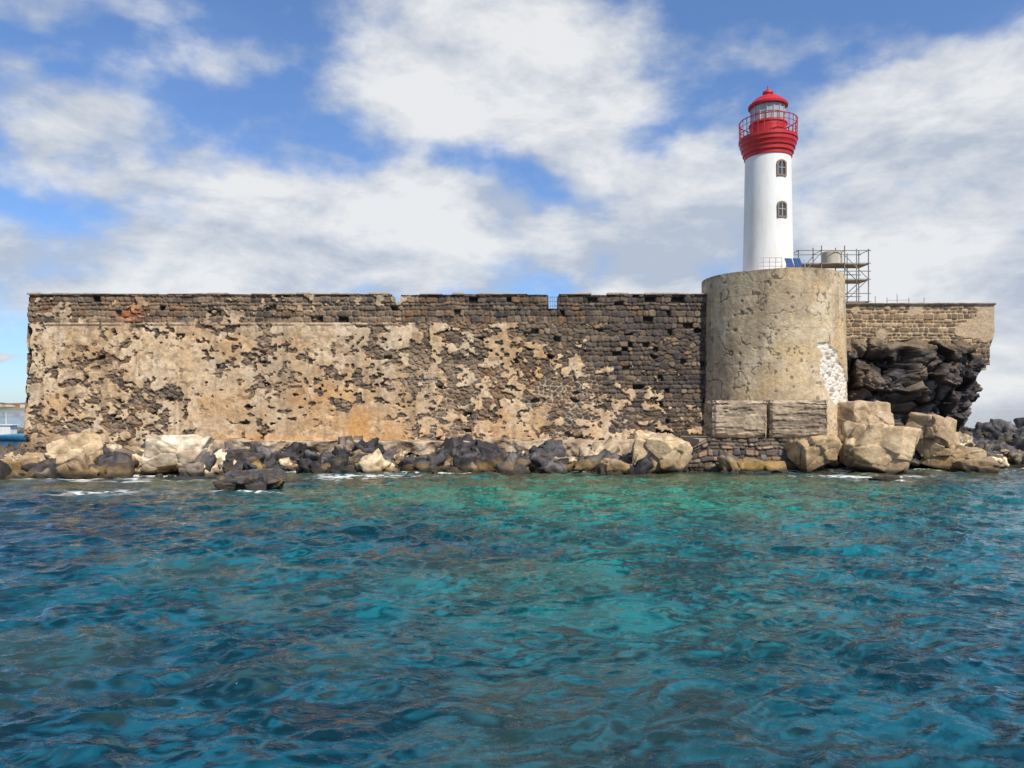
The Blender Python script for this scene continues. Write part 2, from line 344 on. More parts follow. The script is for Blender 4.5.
def window(py,idx,ang=math.radians(15)):
    zc=LZ(py); t=(zc-9.7)/(LZ(157)-9.7); rr=(24.6-2.6*t**.8)*k
    fr=MB(); gl=MB()
    pts=[(-.20,-.36),(.20,-.36),(.20,.20)]+[(.20*math.cos(q),.20+.15*math.sin(q)) for q in np.linspace(0,math.pi,7)[1:-1]]+[(-.20,.20)]
    R=Matrix.Translation((LX,LY,zc))@Matrix.Rotation(ang,4,'Z')
    def W(x,z,y): return R@Vector((x,-y,z))
    for i in range(len(pts)):
        p=pts[i];q=pts[(i+1)%len(pts)]
        s=1.45; ring=[]
        for yy in (rr-.25,rr+.05):
            for (x,z),m in ((p,1),(q,1),(q,s),(p,s)): ring.append(fr.bm.verts.new(W(x*m,z*m if m==1 else (z*1.25),yy)))
        v=ring
        for f in ((0,1,2,3),(7,6,5,4),(0,4,5,1),(1,5,6,2),(2,6,7,3),(3,7,4,0)): fr.bm.faces.new([v[j] for j in f])
    vs_=[gl.bm.verts.new(W(x,z,rr+.012)) for x,z in pts]; gl.bm.faces.new(vs_)
    fr.obj('window_surround_%d'%idx,M_surr,lh); gl.obj('window_pane_%d'%idx,M_glassdark,lh)
    mu=MB(); mu.tube(W(0,-.36,rr+.025),W(0,.35,rr+.025),.025); mu.tube(W(-.20,.0,rr+.025),W(.20,.0,rr+.025),.022)
    mu.obj('window_bars_%d'%idx,M_wf,lh)
window(174.5,1); window(215,2)
sp=empty('solar_panel')
mb=MB()
for x in (14.15,14.58): mb.box(x,x+.38,38.2,38.24,10.1,10.80,0.15,-.5)
mb.obj('cells',M_panel,sp)
mb=MB()
for x in (14.2,14.5,14.65,14.92): mb.tube((x,38.35,9.7),(x,38.3,10.4),.02)
mb.obj('stand',M_steel,sp)
rl=MB()
for x in np.arange(12.8,14.15,.32): rl.tube((x,38.6,9.7),(x,38.6,10.85),.018)
for z in (10.4,10.62,10.84): rl.tube((12.8,38.6,z),(14.08,38.6,z),.018)
for x in np.arange(14.6,15.5,.28): rl.tube((x,39.0,9.7),(x,39.0,10.8),.016)
rl.tube((14.6,39,10.8),(15.44,39,10.8),.018)
rl.obj('terrace_railing',flat('grey_paint',(.5,.5,.5)))

# ================================================================= RIGHT WALL + CLIFF
rw=empty('fortress_wall')
RY=43.0; RX0,RX1=17.0,28.0
def rwall(name,us,vs,fc,seed):
    U,Z=np.meshgrid(us,vs)
    d,a,b=masonry(U,Z,.27,.25,.6,seed,.09,rnd=.10); st=ss(.006,.045,d); g=fbm(U*6,Z*6,3,3); f2=fbm(U*1.3,Z*1.3,44,4)
    RP=np.array([[.27,.18,.10],[.20,.14,.085],[.15,.11,.075],[.33,.23,.135],[.22,.16,.10],[.10,.078,.06],[.28,.18,.10]])
    c=mix([.44,.33,.21],pal(a,RP)*(.7+.6*b)[...,None],st)*(.7+.6*g)[...,None]
    pl=ss(.49,.53,fbm(U*.8,Z*.8,19,4)+.16*ss(26.2,27.6,U)-.12)
    c=mix(c,mix([.54,.41,.265],[.40,.29,.19],f2),pl)
    c=mix(c,[.09,.065,.05],ss(7.0,6.3,Z+.8*(f2-.5))*.55)
    H=st*.05*(1-pl)+(b-.5)*.05*(1-pl)+pl*.06+(g-.5)*.03
    cop=(Z>8.98); H=np.where(cop,.16,H); c=mix(c,np.array([.20,.15,.11])*(.6+.8*f2)[...,None],cop*.85)
    X,Y,ZZ=fc(U,Z,H); obj(name,mkmesh(name,np.stack([X,Y,ZZ],-1),gridf(*U.shape),c),M_wall,rw)
rwall('front_face',np.arange(RX0,RX1,.035),np.arange(5.5,9.13,.035),lambda U,Z,H:(U-.25*ss(27,28,U)*ss(7.4,6.4,Z),RY-H,Z-(Z>9.05)*.04*fbm(U*3,1,1,2)),5)
rwall('side_face',np.arange(RX1,RX1+18,.06),np.arange(5.5,9.13,.05),lambda U,Z,H:(RX1-.05+H-.25*ss(7.4,6.4,Z)+0*U,RY-.02+(U-RX1),Z),6)
mb=MB(); mb.box(RX0,RX1-.4,RY+.08,RY+18,5.2,9.09); mb.obj('rampart_core',M_conc,rw)
mb=MB()
for x in (21.6,22.3,22.9,23.6,24.5): mb.tube((x,RY+1,9.0),(x,RY+1,9.55+.3*rs.rand()),.018)
mb.tube((22.3,RY+1,9.4),(23.6,RY+1,9.42),.012)
mb.obj('rampart_posts',M_steel,rw)

# basalt cliff
n1=900; nz=220
tt=np.linspace(0,2*math.pi,n1,endpoint=False)
zz=np.linspace(-0.6,6.9,nz); T,Zc=np.meshgrid(tt,zz)
sx=np.sign(np.cos(T))*np.abs(np.cos(T))**.45; sy=np.sign(np.sin(T))*np.abs(np.sin(T))**.45
hw=np.interp(zz,[-.6,.8,1.6,3,4.3,5.5,6.3,6.9],[5.3,5.15,4.95,5.15,5.55,5.8,5.65,5.3])[:,None]
X=22.5+sx*hw; Y=51.5+sy*(hw+3.6)
wx_=X+.9*(fbm(X*.7,Y*.7,Zc*.7,3)-.5); wz_=Zc+.9*(fbm(X*.7+9,Y*.7,Zc*.7+4,3)-.5)
dd,d2,iv,fa=worley(wx_*.75,Y*.6,wz_*.75,3,True); e1,e2,ev,fb=worley(wx_*1.9,Y*1.8,wz_*1.9,9,True); h1,h2,hv,fc_=worley(X*4.5,Y*4.5,Zc*4.5,19,True)
ff=fbm(X*.8,Y*.8,Zc*.8,6)
D=.65*fa+1.0*(iv-.5)+.5*(.5-dd)+.38*(.45-e1)+.25*fb+.25*(ev-.5)+.14*fc_-.35*(1-ss(0,.12,d2-dd))+1.5*(ff-.5)
top=1-.6*ss(6.2,6.9,Zc)
nx=np.cos(T);ny=np.sin(T)
X=X+nx*D*.75*top; Y=Y+ny*D*.95*top; Zo=Zc+.2*fb*ss(-.5,.5,Zc)
c=mix([.028,.025,.027],[.095,.082,.076],ss(.3,.7,ff)); c=c*(.55+.7*ev+.4*hv)[...,None]
c=mix(c,[.22,.155,.10],ss(.52,.66,fbm(X*.6,Y*.6,Zc*.7,4))*.45)
c=mix(c,[.30,.21,.12],ss(5.9,6.7,Zc+.8*(ff-.5))*.5)
c=mix(c,[.012,.011,.011],(1-ss(0,.14,d2-dd))*.7)
cliff=obj('basalt_cliff',mkmesh('basalt_cliff',np.stack([X,Y,Zo+.15*(ff-.5)],-1),gridf(nz,n1,True),c),M_basalt)

# scaffold behind
sc=empty('scaffolding'); mb=MB(); pk=MB()
SX=[18.0,19.45,20.9,22.4]; SY=[46.5,47.8]
zt=[12.9,13.2,13.2,13.0]
for j,y in enumerate(SY):
    for i,x in enumerate(SX): mb.tube((x,y,7.8),(x,y,zt[i]+.15*j),.035)
    for z in (9.7,10.2,11.1,11.6,12.1,12.9):
        mb.tube((SX[0]-.15,y,z),(SX[3]+.15,y,z),.028)
    mb.tube((SX[2],y,9.7),(SX[3],y,11.1),.026); mb.tube((SX[3],y,11.1),(SX[2],y,12.6),.026); mb.tube((SX[0],y,11.1),(SX[1],y,12.8),.026)
    mb.tube((21.65,y,7.8),(21.65,y,13.0),.03)
for x in SX:
    for z in (9.7,11.1,12.1,12.9): mb.tube((x,SY[0]-.1,z),(x,SY[1]+.1,z),.026)
for z in (9.66,11.06,12.06):
    x0=SX[2] if z<10 else (SX[1] if z<12 else SX[0])
    for q in range(4): pk.box(x0,SX[3],46.55+q*.31,46.83+q*.31,z-.05,z)
mb.obj('tubes',M_steel,sc); pk.obj('planks',M_plank,sc)
tk=empty('water_tank'); lathe('tank_body',[(.01,12.95),(.55,12.95),(.62,12.9),(.62,12.1),(.01,12.1)],20.4,47.2,flat('cream_tank',(.55,.5,.4)),tk,32)

# ================================================================= SHORE TERRAIN
xs=np.arange(-60,40,.14); ys=np.concatenate([np.arange(28,44,.12),np.arange(44,80,1.0)])
X,Y=np.meshgrid(xs,ys)
def shoreY(x): return np.interp(x,[-60,-31,-27,-22,-17,-13,-9,0,6,9,12,18,22,27,29,40],[47,40,32.8,32.6,33.4,35.0,35.7,35.5,36.2,36.0,36.4,36.4,35.8,38,42,46])+.9*(fbm(np.asarray(x)*.45,3.0,7.0,3)-.5)*2
n_=fbm(X*.5,Y*.5,3,4); f_=fbm(X*1.6,Y*1.6,9,4)
g=Y-shoreY(X)-1.2*(n_-.5)*2
Z=-1.2+1.02*ss(-1.5,1.2,g)+.72*ss(.8,3.4,g)
back=1-ss(41.5,44,Y)*(1-ss(XL+.5,XL+1.5,X)*(1-ss(26.5,27.5,X)))
lim=ss(-34,-30,X); Z=-1.2+(Z+1.2)*back*(.25+.75*lim)
Z=Z+(f_-.5)*.45*ss(-1,1,g)*ss(0,3,46-Y)
dd,d2,iv,fa=worley(X*2.0,Y*2.0,0*X,5,True); Z+= ((iv-.5)*.35+fa*.45)*ss(-.5,1,g)
def shorecol(X,Y,Z,base,s=0,och_=.75):
    f=fbm(X*2,Y*2,Z*2+s,4); f2=fbm(X*.5,Y*.5,Z+s,3)
    c=base
    och=ss(.70,.40,Z+.5*(f-.5))*ss(.46,.62,f2)
    c=mix(c,[.30,.19,.06],och*och_)
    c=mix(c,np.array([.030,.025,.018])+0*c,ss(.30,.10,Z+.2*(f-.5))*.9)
    return c
c=mix([.06,.053,.05],[.18,.135,.09],ss(.4,.7,f_)); c=mix(c,[.045,.042,.042],ss(.5,.6,iv)*.7)
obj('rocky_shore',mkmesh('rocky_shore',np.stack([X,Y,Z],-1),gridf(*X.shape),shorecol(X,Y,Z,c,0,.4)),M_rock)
U_,V_=np.meshgrid(np.arange(-16,10.5,.05),np.arange(0,1.6,.05))
lc=mix([.50,.39,.27],[.24,.175,.12],ss(.42,.68,fbm(U_*1.5,V_*2,3,4)))
zf=np.where(V_<.7,.65+V_*.95,1.31); yf=np.where(V_<.7,38.2,38.2+(V_-.7)*1.9)
edge=(fbm(U_*1.1,V_,8,4)-.5)
obj('wall_footing_ledge',mkmesh('l',np.stack([U_,yf+edge*.8,zf+edge*.35],-1),gridf(*U_.shape),lc),M_rock)

# ---------------------------------------------------------------- rocks
ICO={}
def ico(l):
    if l not in ICO:
        bm=bmesh.new(); bmesh.ops.create_icosphere(bm,subdivisions=l,radius=1); bm.verts.ensure_lookup_table()
        ICO[l]=(np.array([v.co[:] for v in bm.verts]),np.array([[v.index for v in f.verts] for f in bm.faces])); bm.free()
    D,Fc=ICO[l]; return D/np.linalg.norm(D,axis=1)[:,None],Fc
def rock(dims,seed,lvl=4,rough=.12,extra=5,rot=None,p=60,tilt=.15,jit=.2,cut=(.98,1.35),fac=.10):
    r=np.random.RandomState(seed); D,Fc=ico(lvl)
    pl=[];ds=[]
    for ax in range(3):
        for s in (-1,1):
            n=np.zeros(3); n[ax]=s; n+=r.randn(3)*jit; pl.append(n/np.linalg.norm(n)); ds.append(.74+.2*r.rand())
    for i in range(extra):
        n=r.choice([-1,1],3)*(.35+.65*r.rand(3)); n/=np.linalg.norm(n); pl.append(n); ds.append(cut[0]+(cut[1]-cut[0])*r.rand()-.08)
    q=np.zeros(len(D))
    for n,d in zip(pl,ds): q+=(np.maximum(D@n,0)/d)**p
    rr=np.minimum(q**(-1/p),1.38)
    C=D*rr[:,None]*np.array(dims)/2
    s=max(dims); o=r.rand(3)*50
    f=fbm(C[:,0]*1.6/s+o[0],C[:,1]*1.6/s+o[1],C[:,2]*1.6/s+o[2],4)-.5
    f2=fbm(C[:,0]*7/s+o[1],C[:,1]*7/s+o[2],C[:,2]*9/s+o[0],4)-.5
    e1,e2,ev,fa=worley(C[:,0]*3.2/s+o[2]+60,C[:,1]*3.2/s+60,C[:,2]*3.8/s+60,0,True)
    C=C+D*(s*rough*(f+ .5*f2)-s*.012*(1-ss(0,.08,e2-e1))+s*.04*(ev-.5)+s*fac*fa)[:,None]
    a=r.rand()*6.28 if rot is None else rot; t=(r.rand()-.5)*2*tilt
    M=np.array((Matrix.Rotation(a,3,'Z')@Matrix.Rotation(t,3,'Y'))); C=C@M.T
    return C,Fc,f2,r
LIME=([.58,.44,.28],[.43,.31,.18]); 
def boulder(name,x0,x1,y0,y1,Yc,depth,seed,base=LIME,rot=0.15,zbot=None,rough=.06,tilt=.15,extra=5,mat=None,fac=.07,cut=(.98,1.3)):
    zt=WZ(y0,Yc); zb=WZ(y1,Yc-depth*.3) if zbot is None else zbot
    zb=min(zb,zt-.4); w=(x1-x0)/F*Yc; h=(zt-zb)
    C,Fc,f2,r=rock((w,depth,h),seed,5 if w<2.4 else 6,rough,extra,rot,tilt=tilt,jit=.2,fac=fac,cut=cut)
    lo,hi=C.min(0),C.max(0); C=(C-(lo+hi)/2)*np.array([w/(hi[0]-lo[0]),1,h/(hi[2]-lo[2])])
    loc=np.array([WX((x0+x1)/2,Yc),Yc,(zt+zb)/2])
    Wp=C+loc
    g=fbm(Wp[:,0]*1.2,Wp[:,1]*1.2,Wp[:,2]*1.2+seed,4)
    c=mix(base[0],base[1],ss(.35,.65,g)); c=mix(c,np.array(base[0])*1.15,ss(.02,.16,f2)*.5); c=mix(c,[.19,.13,.08],ss(.03,.17,-f2)*.5)
    if base is not K: c=mix(c,[.22,.145,.08],ss(.9,.35,Wp[:,2]+.9*(g-.5))*.65)
    c=shorecol(Wp[:,0],Wp[:,1],Wp[:,2],c,seed)
    return obj(name,mkmesh(name,C,Fc,c),mat or M_rock,None,loc)
K=([.085,.08,.083],[.045,.042,.043])
B='limestone_boulder'
boulder(B,47,104,431,480,33.4,2.2,11,rot=.5,zbot=-.3)
boulder(B,141,211,434,476,33.6,2.4,12,rot=.12,base=([.68,.58,.45],[.55,.44,.31]),rough=.03,extra=2,zbot=-.2,fac=.03)
boulder(B,-6,26,458,482,32.4,1.6,13,rot=.3,base=([.42,.28,.11],[.28,.18,.08]),zbot=-.3)
boulder(B,116,146,446,470,34.2,1.2,14,zbot=-.2,base=([.40,.28,.16],[.28,.20,.11]))
boulder(B,22,48,452,478,33.6,1.0,41,zbot=-.3,base=([.40,.29,.17],[.28,.20,.11]))
boulder(B,627,695,430,470,34.7,2.2,15,rot=-.2,extra=4,zbot=-.2,tilt=.35,cut=(.8,1.2))
boulder(B,596,630,458,474,34.0,1.0,16,zbot=-.3,base=([.46,.34,.21],[.32,.23,.14]))
boulder(B,829,888,400,432,37.3,2.0,17,rot=.05,rough=.04,extra=2,base=([.46,.345,.22],[.35,.255,.155]),zbot=1.2,fac=.03)
boulder(B,866,889,401,428,38.2,1.4,18,rot=.4,zbot=1.5)
boulder(B,783,840,434,468,35.1,1.8,19,rot=.3,base=([.46,.33,.19],[.33,.23,.13]),zbot=-.1,cut=(.8,1.2))
boulder(B,843,922,421,474,34.8,2.5,20,rot=-.25,zbot=-.3,tilt=.3,cut=(.85,1.2),extra=6)
boulder(B,905,956,412,462,37.2,2.0,21,rot=.6,base=([.42,.315,.20],[.32,.23,.14]),zbot=.2,cut=(.8,1.2))
boulder(B,922,986,443,468,36.4,1.8,22,rot=.2,base=([.42,.32,.20],[.31,.22,.13]),zbot=-.2)
boulder(B,953,996,456,474,34.6,1.3,23,base=([.36,.27,.17],[.26,.18,.12]),zbot=-.3)
boulder(B,726,788,457,473,34.6,1.1,24,base=([.34,.23,.10],[.2,.14,.07]),zbot=-.3)
boulder('basalt_rock',218,291,467,494,27.6,1.7,31,base=K,rot=.1,zbot=-.4,rough=.12,mat=M_basalt,fac=.14)
boulder('basalt_rock',182,206,460,475,33.0,.9,32,base=([.3,.3,.31],[.2,.2,.2]),zbot=-.4,mat=M_basalt)
boulder('basalt_rock',222,268,449,474,34.2,1.3,33,base=K,zbot=-.4,mat=M_basalt,fac=.14)
boulder('basalt_rock',868,905,475,483,31.0,.9,33,base=K,zbot=-.3,mat=M_basalt)
def rockmass(name,items,mat,lvl=3):
    vs_=[];fs=[];cs=[];off=0
    for (x,y,z,w,d,h,seed,base) in items:
        l=lvl+1 if max(w,h)>1.0 and lvl==3 else lvl
        C,Fc,f2,r=rock((w,d,h),seed,l,.12,5,tilt=.8,jit=.4,cut=(.7,1.2),fac=.22)
        Wp=C+np.array([x,y,z]); b=np.array(base)*(.7+.6*r.rand())
        c=mix(b*1.4,b*.5,ss(-.12,.12,f2)); c=shorecol(Wp[:,0],Wp[:,1],Wp[:,2],c,seed%7,.5)
        vs_.append(Wp);fs.append(Fc+off);cs.append(c);off+=len(C)
    return obj(name,mkmesh(name,np.concatenate(vs_),np.concatenate(fs),np.concatenate(cs)),mat)
it=[]
bases=[(.075,.070,.072),(.10,.092,.09),(.055,.05,.052),(.17,.135,.105),(.30,.21,.13),(.54,.42,.28)]
pr=[.23,.20,.14,.16,.16,.11]
for i in range(1150):
    x=rs.uniform(-31,12.5); g=rs.uniform(-1.4,3.0); y=shoreY(x)+g
    if y>38.6: continue
    cl=float(fbm(x*.55,y*.55,41.0,2)); s=.13+.85*rs.rand()**3.2*(.5+1.0*(cl>.5))
    z=-.08+.55*ss(-1,2.6,g)+.10*rs.rand()
    it.append((x,float(y),float(z),s*1.5,s*1.1,s*(.6+.6*rs.rand()),100+i,bases[rs.choice(6,p=pr)]))
for i in range(42):
    x=rs.uniform(-16,7); y=float(shoreY(x))+rs.uniform(-2.2,1.4); s=rs.uniform(.4,1.2)
    it.append((x,y,.10+.2*rs.rand(),s*1.8,s*1.2,s*(.5+.6*rs.rand()),1300+i,bases[rs.choice(3)]))
for i in range(10):
    x=rs.uniform(-30,-15); y=float(shoreY(x))+rs.uniform(.3,1.8); s=rs.uniform(.5,1.0)
    it.append((x,y,.45,s*1.5,s*1.2,s,1380+i,bases[4+rs.choice(2)]))
rockmass('shore_rocks',it,M_rock)
it=[]
for i in range(70):
    x=rs.uniform(11,28.5); y=rs.uniform(35.6,40); s=.3+.8*rs.rand()**2
    it.append((x,y,.2+.7*float(ss(35,40,y)),s*1.3,s,s*.9,1200+i,bases[rs.choice(6,p=[.15,.15,.1,.2,.25,.15])]))
for i in range(60):
    x=rs.uniform(24,29.5); y=rs.uniform(39.5,46); s=.5+1.0*rs.rand()**2
    it.append((x,y,.3,s*1.3,s,s*1.2,1400+i,bases[rs.choice(4)]))
rockmass('shore_rocks',it,M_rock)
it=[]
for i in range(90):
    x=rs.uniform(45,75); y=rs.uniform(66,78); s=.5+1.6*rs.rand()**1.6
    it.append((x,y,.3,s*1.9,s*1.3,s*(1.2 if x<56 else 1.5),1600+i,bases[rs.choice(3)]))
rockmass('reef_rocks',it,M_basalt)

# ---------------------------------------------------------------- quay masonry under the tower and big blocks
q=empty('stone_quay')
U,Z=np.meshgrid(np.arange(8.3,14.9,.035),np.arange(-.4,1.62,.035))
d,a,b=masonry(U,Z,.22,.2,.6,91,.10,rnd=.09); st=ss(.01,.05,d); g=fbm(U*6,Z*6,2,3)
c=mix([.10,.08,.06],pal(a)*(.8+.9*b)[...,None]*1.3,st); c=shorecol(U,0*U+35,Z,c*(.7+.6*g)[...,None],4,.4)
obj('masonry_face',mkmesh('m',np.stack([U+.0,35.45-.06*st-.14*b-.25*(1.6-Z)*.3+.35*np.clip(8.9-U,0,1)**2*2,Z-.5*np.clip(9.4-U,0,2)*(Z>0)*Z/1.6],-1),gridf(*U.shape),c),M_wall,q)
mb=MB(); mb.box(9.0,14.88,35.6,40,-.4,1.5); mb.obj('quay_core',M_conc,q)
def stoneblock(x0,x1,y0,y1,Yf,dep,seed):
    xa,xb=WX(x0,Yf),WX(x1,Yf); zb,za=WZ(y1,Yf),WZ(y0,Yf); s=.03
    par=empty('masonry_block')
    def face(u,v,fn,nm):
        U,Vv=np.meshgrid(u,v); f=fbm(U*1.6,Vv*2.6,seed,4); g=fbm(U*8,Vv*8,seed,3)
        lay=fbm(U*.9,Vv*6.5,seed+3,4); lay2=fbm(U*1.4,Vv*11,seed+8,3)
        c=mix([.38,.295,.205],[.24,.185,.135],ss(.35,.65,f)); c=mix(c,[.13,.10,.075],ss(.52,.70,lay)*.6); c=mix(c,[.48,.38,.275],ss(.52,.7,1-lay2)*.5)
        c=c*(.7+.6*g)[...,None]
        ed=np.minimum(np.minimum(U-u[0],u[-1]-U),np.minimum(Vv-v[0],v[-1]-Vv)); h=-.06*ss(.48,.66,lay)+.06*(f-.5)+.06*(g-.5)-.12*(1-ss(0,.16,ed+.1*(f-.5)))
        X,Y,Z=fn(U,Vv,h); obj(nm,mkmesh(nm,np.stack([X,Y,Z],-1),gridf(*U.shape),c),M_wall,par)
    face(np.arange(xa,xb,s),np.arange(zb,za,s),lambda U,V,h:(U,Yf-h,V),'face_front')
    face(np.arange(0,dep,s),np.arange(zb,za,s),lambda U,V,h:(xa-h,Yf+U,V),'face_left')
    face(np.arange(0,dep,s),np.arange(zb,za,s),lambda U,V,h:(xb+h-.03,Yf+U,V),'face_right')
    face(np.arange(xa,xb,s),np.arange(0,dep,s),lambda U,V,h:(U,Yf+V,za+h-.03),'face_top')
stoneblock(713,768,400,437.5,35.9,1.9,201); stoneblock(770.5,829,399.5,437.5,36.0,1.9,202)

# ================================================================= DISTANT COAST (left) and jetty
cx_=np.arange(-1700,-560,6.0); CYv=[1000,1010,1090,1300]
U,Vv=np.meshgrid(cx_,np.arange(4)); Yv=np.array(CYv)[Vv]; hz=np.array([-1,2.5,9,-1])[Vv]*(.6+1.3*fbm(U*.01,Vv*1.0,3,3))
hz=hz*ss(-560,-640,U)
obj('coast_hills',mkmesh('coast_hills',np.stack([U,Yv,hz],-1),gridf(*U.shape),mix([.06,.09,.05],[.25,.2,.14],fbm(U*.03,Vv*1.,5,3))),M_rock)
vil=empty('coastal_village'); mb=MB(); rf=MB()
for i in range(60):
    x=rs.uniform(-760,-640); y=rs.uniform(1015,1080); w=rs.uniform(6,14); h=rs.uniform(4,8); z0=1
    mb.box(x,x+w,y,y+9,z0,z0+h); rf.box(x-.4,x+w+.4,y-.4,y+9.4,z0+h+.01,z0+h+1.4)
mb.obj('houses',flat('rendered_walls',(.62,.55,.46)),vil); rf.obj('roofs',flat('roof_tiles',(.35,.17,.10)),vil)
it=[]
for i in range(90):
    it.append((rs.uniform(-62,-47),rs.uniform(70,73),.2+.3*rs.rand(),rs.uniform(.8,1.8),1.2,rs.uniform(.8,1.4),1800+i,(.16,.14,.12)))
rockmass('breakwater',it,M_rock,2)
bt=empty('fishing_boat'); L=5.2; st=14
hull=[];
for i in range(st+1):
    t=i/st; w=.95*(1-max(0,(t-.45)/.55)**2.2)*(.82+.18*min(1,t*4)); sh=.55+.3*t*t
    for zz,ww in ((-.25,.25),(0.05,.75),(.4,.95),(sh,1.0)): hull.append((t*L,-w*ww,zz))
    for zz,ww in ((sh,.9),(.3,.8)): hull.append((t*L,-w*ww,zz))
    for zz,ww in ((.3,.8),(sh,.9)): hull.append((t*L,w*ww,zz))
    for zz,ww in ((sh,1.0),(.4,.95),(.05,.75),(-.25,.25)): hull.append((t*L,w*ww,zz))
hv=np.array(hull)+np.array([-48.2,68,0])
obj('hull',mkmesh('hull',hv,gridf(st+1,12,True),None),flat('blue_paint',(.05,.22,.36)),bt)
mb=MB(); mb.box(-47.2,-45.8,67.5,68.5,.31,1.4); mb.box(-47.3,-45.6,67.4,68.6,1.405,1.48); mb.tube((-46.5,68,1.48),(-46.5,68,2.6),.03); mb.obj('cabin',flat('boat_white',(.75,.75,.73)),bt,bevel=.04)

# ================================================================= SEA
def steps(lo,hi,f):
    o=[lo]
    while o[-1]<hi: o.append(o[-1]+f(o[-1]))
    return np.array(o)
px_=steps(0,4500,lambda x:.036 if x<6.5 else (.036+(x-6.5)*.007 if x<45 else .31+(x-45)*.09))
xs=np.concatenate([-px_[::-1][:-1],px_])
ys=np.concatenate([-steps(3,300,lambda y:.3+(y)*.12)[::-1]+6,steps(3.1,9000,lambda y:.032 if y<9 else (.032+(y-9)*.004 if y<45 else .18+(y-45)*.09))])
ys=np.unique(ys)
X,Y=np.meshgrid(xs,ys)
dX=np.gradient(xs)[None,:]; dY=np.gradient(ys)[:,None]; sp=np.maximum(dX+0*Y,dY+0*X)
Zw=np.zeros_like(X); ox=np.zeros_like(X); oy=np.zeros_like(X); sxx=np.zeros_like(X); syy=np.zeros_like(X)
wx=X+.45*(fbm(X*.5,Y*.5,1,2)-.5)+.26*(vn(X*1.6,Y*1.6,3)-.5)+.10*(vn(X*5,Y*5,3)-.5); wy=Y+.45*(fbm(X*.5+9,Y*.5,7,2)-.5)+.26*(vn(X*1.6+7,Y*1.6,5)-.5)+.10*(vn(X*5+3,Y*5,9)-.5)
patch=.5+1.0*fbm(X*.2,Y*.2,2,3)
rw_=np.random.RandomState(5)
for i in range(90):
    lam=.13*(4.2/.13)**(rw_.rand()**1.1); th_=math.radians(-72)+rw_.randn()*.7
    kx,ky=math.cos(th_),math.sin(th_); kk=2*math.pi/lam; am=.0085*lam*(1 if lam<.55 else (.55/lam)**.72)
    fade=ss(2.2,4.2,lam/sp)*(patch if lam<2 else 1)
    ph=kk*(kx*wx+ky*wy)+rw_.rand()*6.28; sn=np.sin(ph)
    Zw+=am*fade*np.cos(ph); ox-=am*fade*kx*sn*1.15; oy-=am*fade*ky*sn*1.15
    if lam>.25: sxx-=am*kk*kx*sn; syy-=am*kk*ky*sn
RX_=X+1.1*sxx; RY_=Y+2.4*syy  # refraction imitated in the colour: seabed tint looked up shifted by wave slope
n1_=fbm(X*.09,Y*.13,31,4); n2_=fbm(RX_*.35,RY_*.5,37,4); n3_=fbm(RX_*1.7,RY_*2.6,47,4)
n4_=fbm(RX_*.8+5,RY_*.9,67,4)
gsh=shoreY(X)-Y
deep=np.array([.003,.034,.070]); teal=np.array([.004,.080,.108]); emer=np.array([.018,.175,.125]); olive=np.array([.085,.095,.040]); navy=np.array([.003,.020,.052])
c=mix(deep,teal,ss(.36,.60,n1_+.03)*ss(-14,-3,X+ (30-Y)*.15))
c=mix(c,navy,ss(-5,-15,X+.25*Y-4)*ss(.3,.55,n1_+.1)*.7)
c=mix(c,deep,ss(14,7,Y)*.6)
em=np.exp(-((X-8)/7.5)**2-((Y-28)/6)**2)+.8*np.exp(-((X-0)/9)**2-((Y-26)/6)**2)+.45*np.exp(-((X-1.5)/3)**2-((Y-14)/5)**2)
c=mix(c,emer,np.clip(em,0,1)*ss(.30,.56,n2_*.5+n1_*.5+.07))
c=mix(c,c*.32,ss(.49,.61,n3_)*.85)  # dark and bright facets of refracted light, painted into the water colour
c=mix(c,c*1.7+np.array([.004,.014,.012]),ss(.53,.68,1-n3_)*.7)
c=mix(c,olive,np.clip(ss(13,1,gsh)*ss(.40,.56,n4_+.03),0,1)*.85*(gsh>-3))
c=mix(c,[.026,.026,.018],np.clip(ss(10,1,gsh)*ss(.52,.62,fbm(RX_*.7,RY_*.9,97,3)),0,1)*.85*(gsh>-3))
c=mix(c,[.055,.08,.055],ss(.52,.66,fbm(RX_*.5,RY_*.9,57,4))*ss(6,-3,X-.1*Y)*.35*ss(34,28,Y))
far=ss(60,250,Y); c=mix(c,[.008,.04,.09],np.maximum(far,ss(30,50,np.abs(X))))
fn=fbm(X*1.3,Y*2.2,5,4); fn2=fbm(X*5,Y*8,8,3)
fm=np.exp(-((gsh-.3)/.8)**2)*ss(.50,.60,fn)*.9
for (fx,fy,rx,ry,w) in [(WX(88,25.8),26.2,1.3,.7,1.1),(WX(130,30),30.5,2.6,.5,.8),(WX(365,32.4),32.6,2.0,.8,1),(WX(330,31),31.2,1,.5,.8),(WX(860,32.5),32.3,2.4,.7,1.2),(WX(250,27.3),26.4,1.8,.35,.8),(WX(440,33.6),34.3,3,.5,.8),(WX(60,31),31.3,2,.5,.9),(WX(890,30.6),30.6,1.0,.5,1.0)]:
    fm=np.maximum(fm,w*np.exp(-((X-fx)/rx)**2-((Y-fy)/ry)**2)*ss(.42,.56,fn))
fm=np.clip(fm*1.5*ss(.42,.62,fn2+.05),0,1)
me=mkmesh('sea_water',np.stack([X+ox,Y+oy,Zw],-1),gridf(*X.shape),c)
at=me.attributes.new('foam','FLOAT','POINT'); at.data.foreach_set('value',fm.ravel().astype(np.float32))
m,nt,N,L,b=newmat('sea_water')
a1=N.new('ShaderNodeAttribute'); a1.attribute_name='Col'; a2=N.new('ShaderNodeAttribute'); a2.attribute_name='foam'
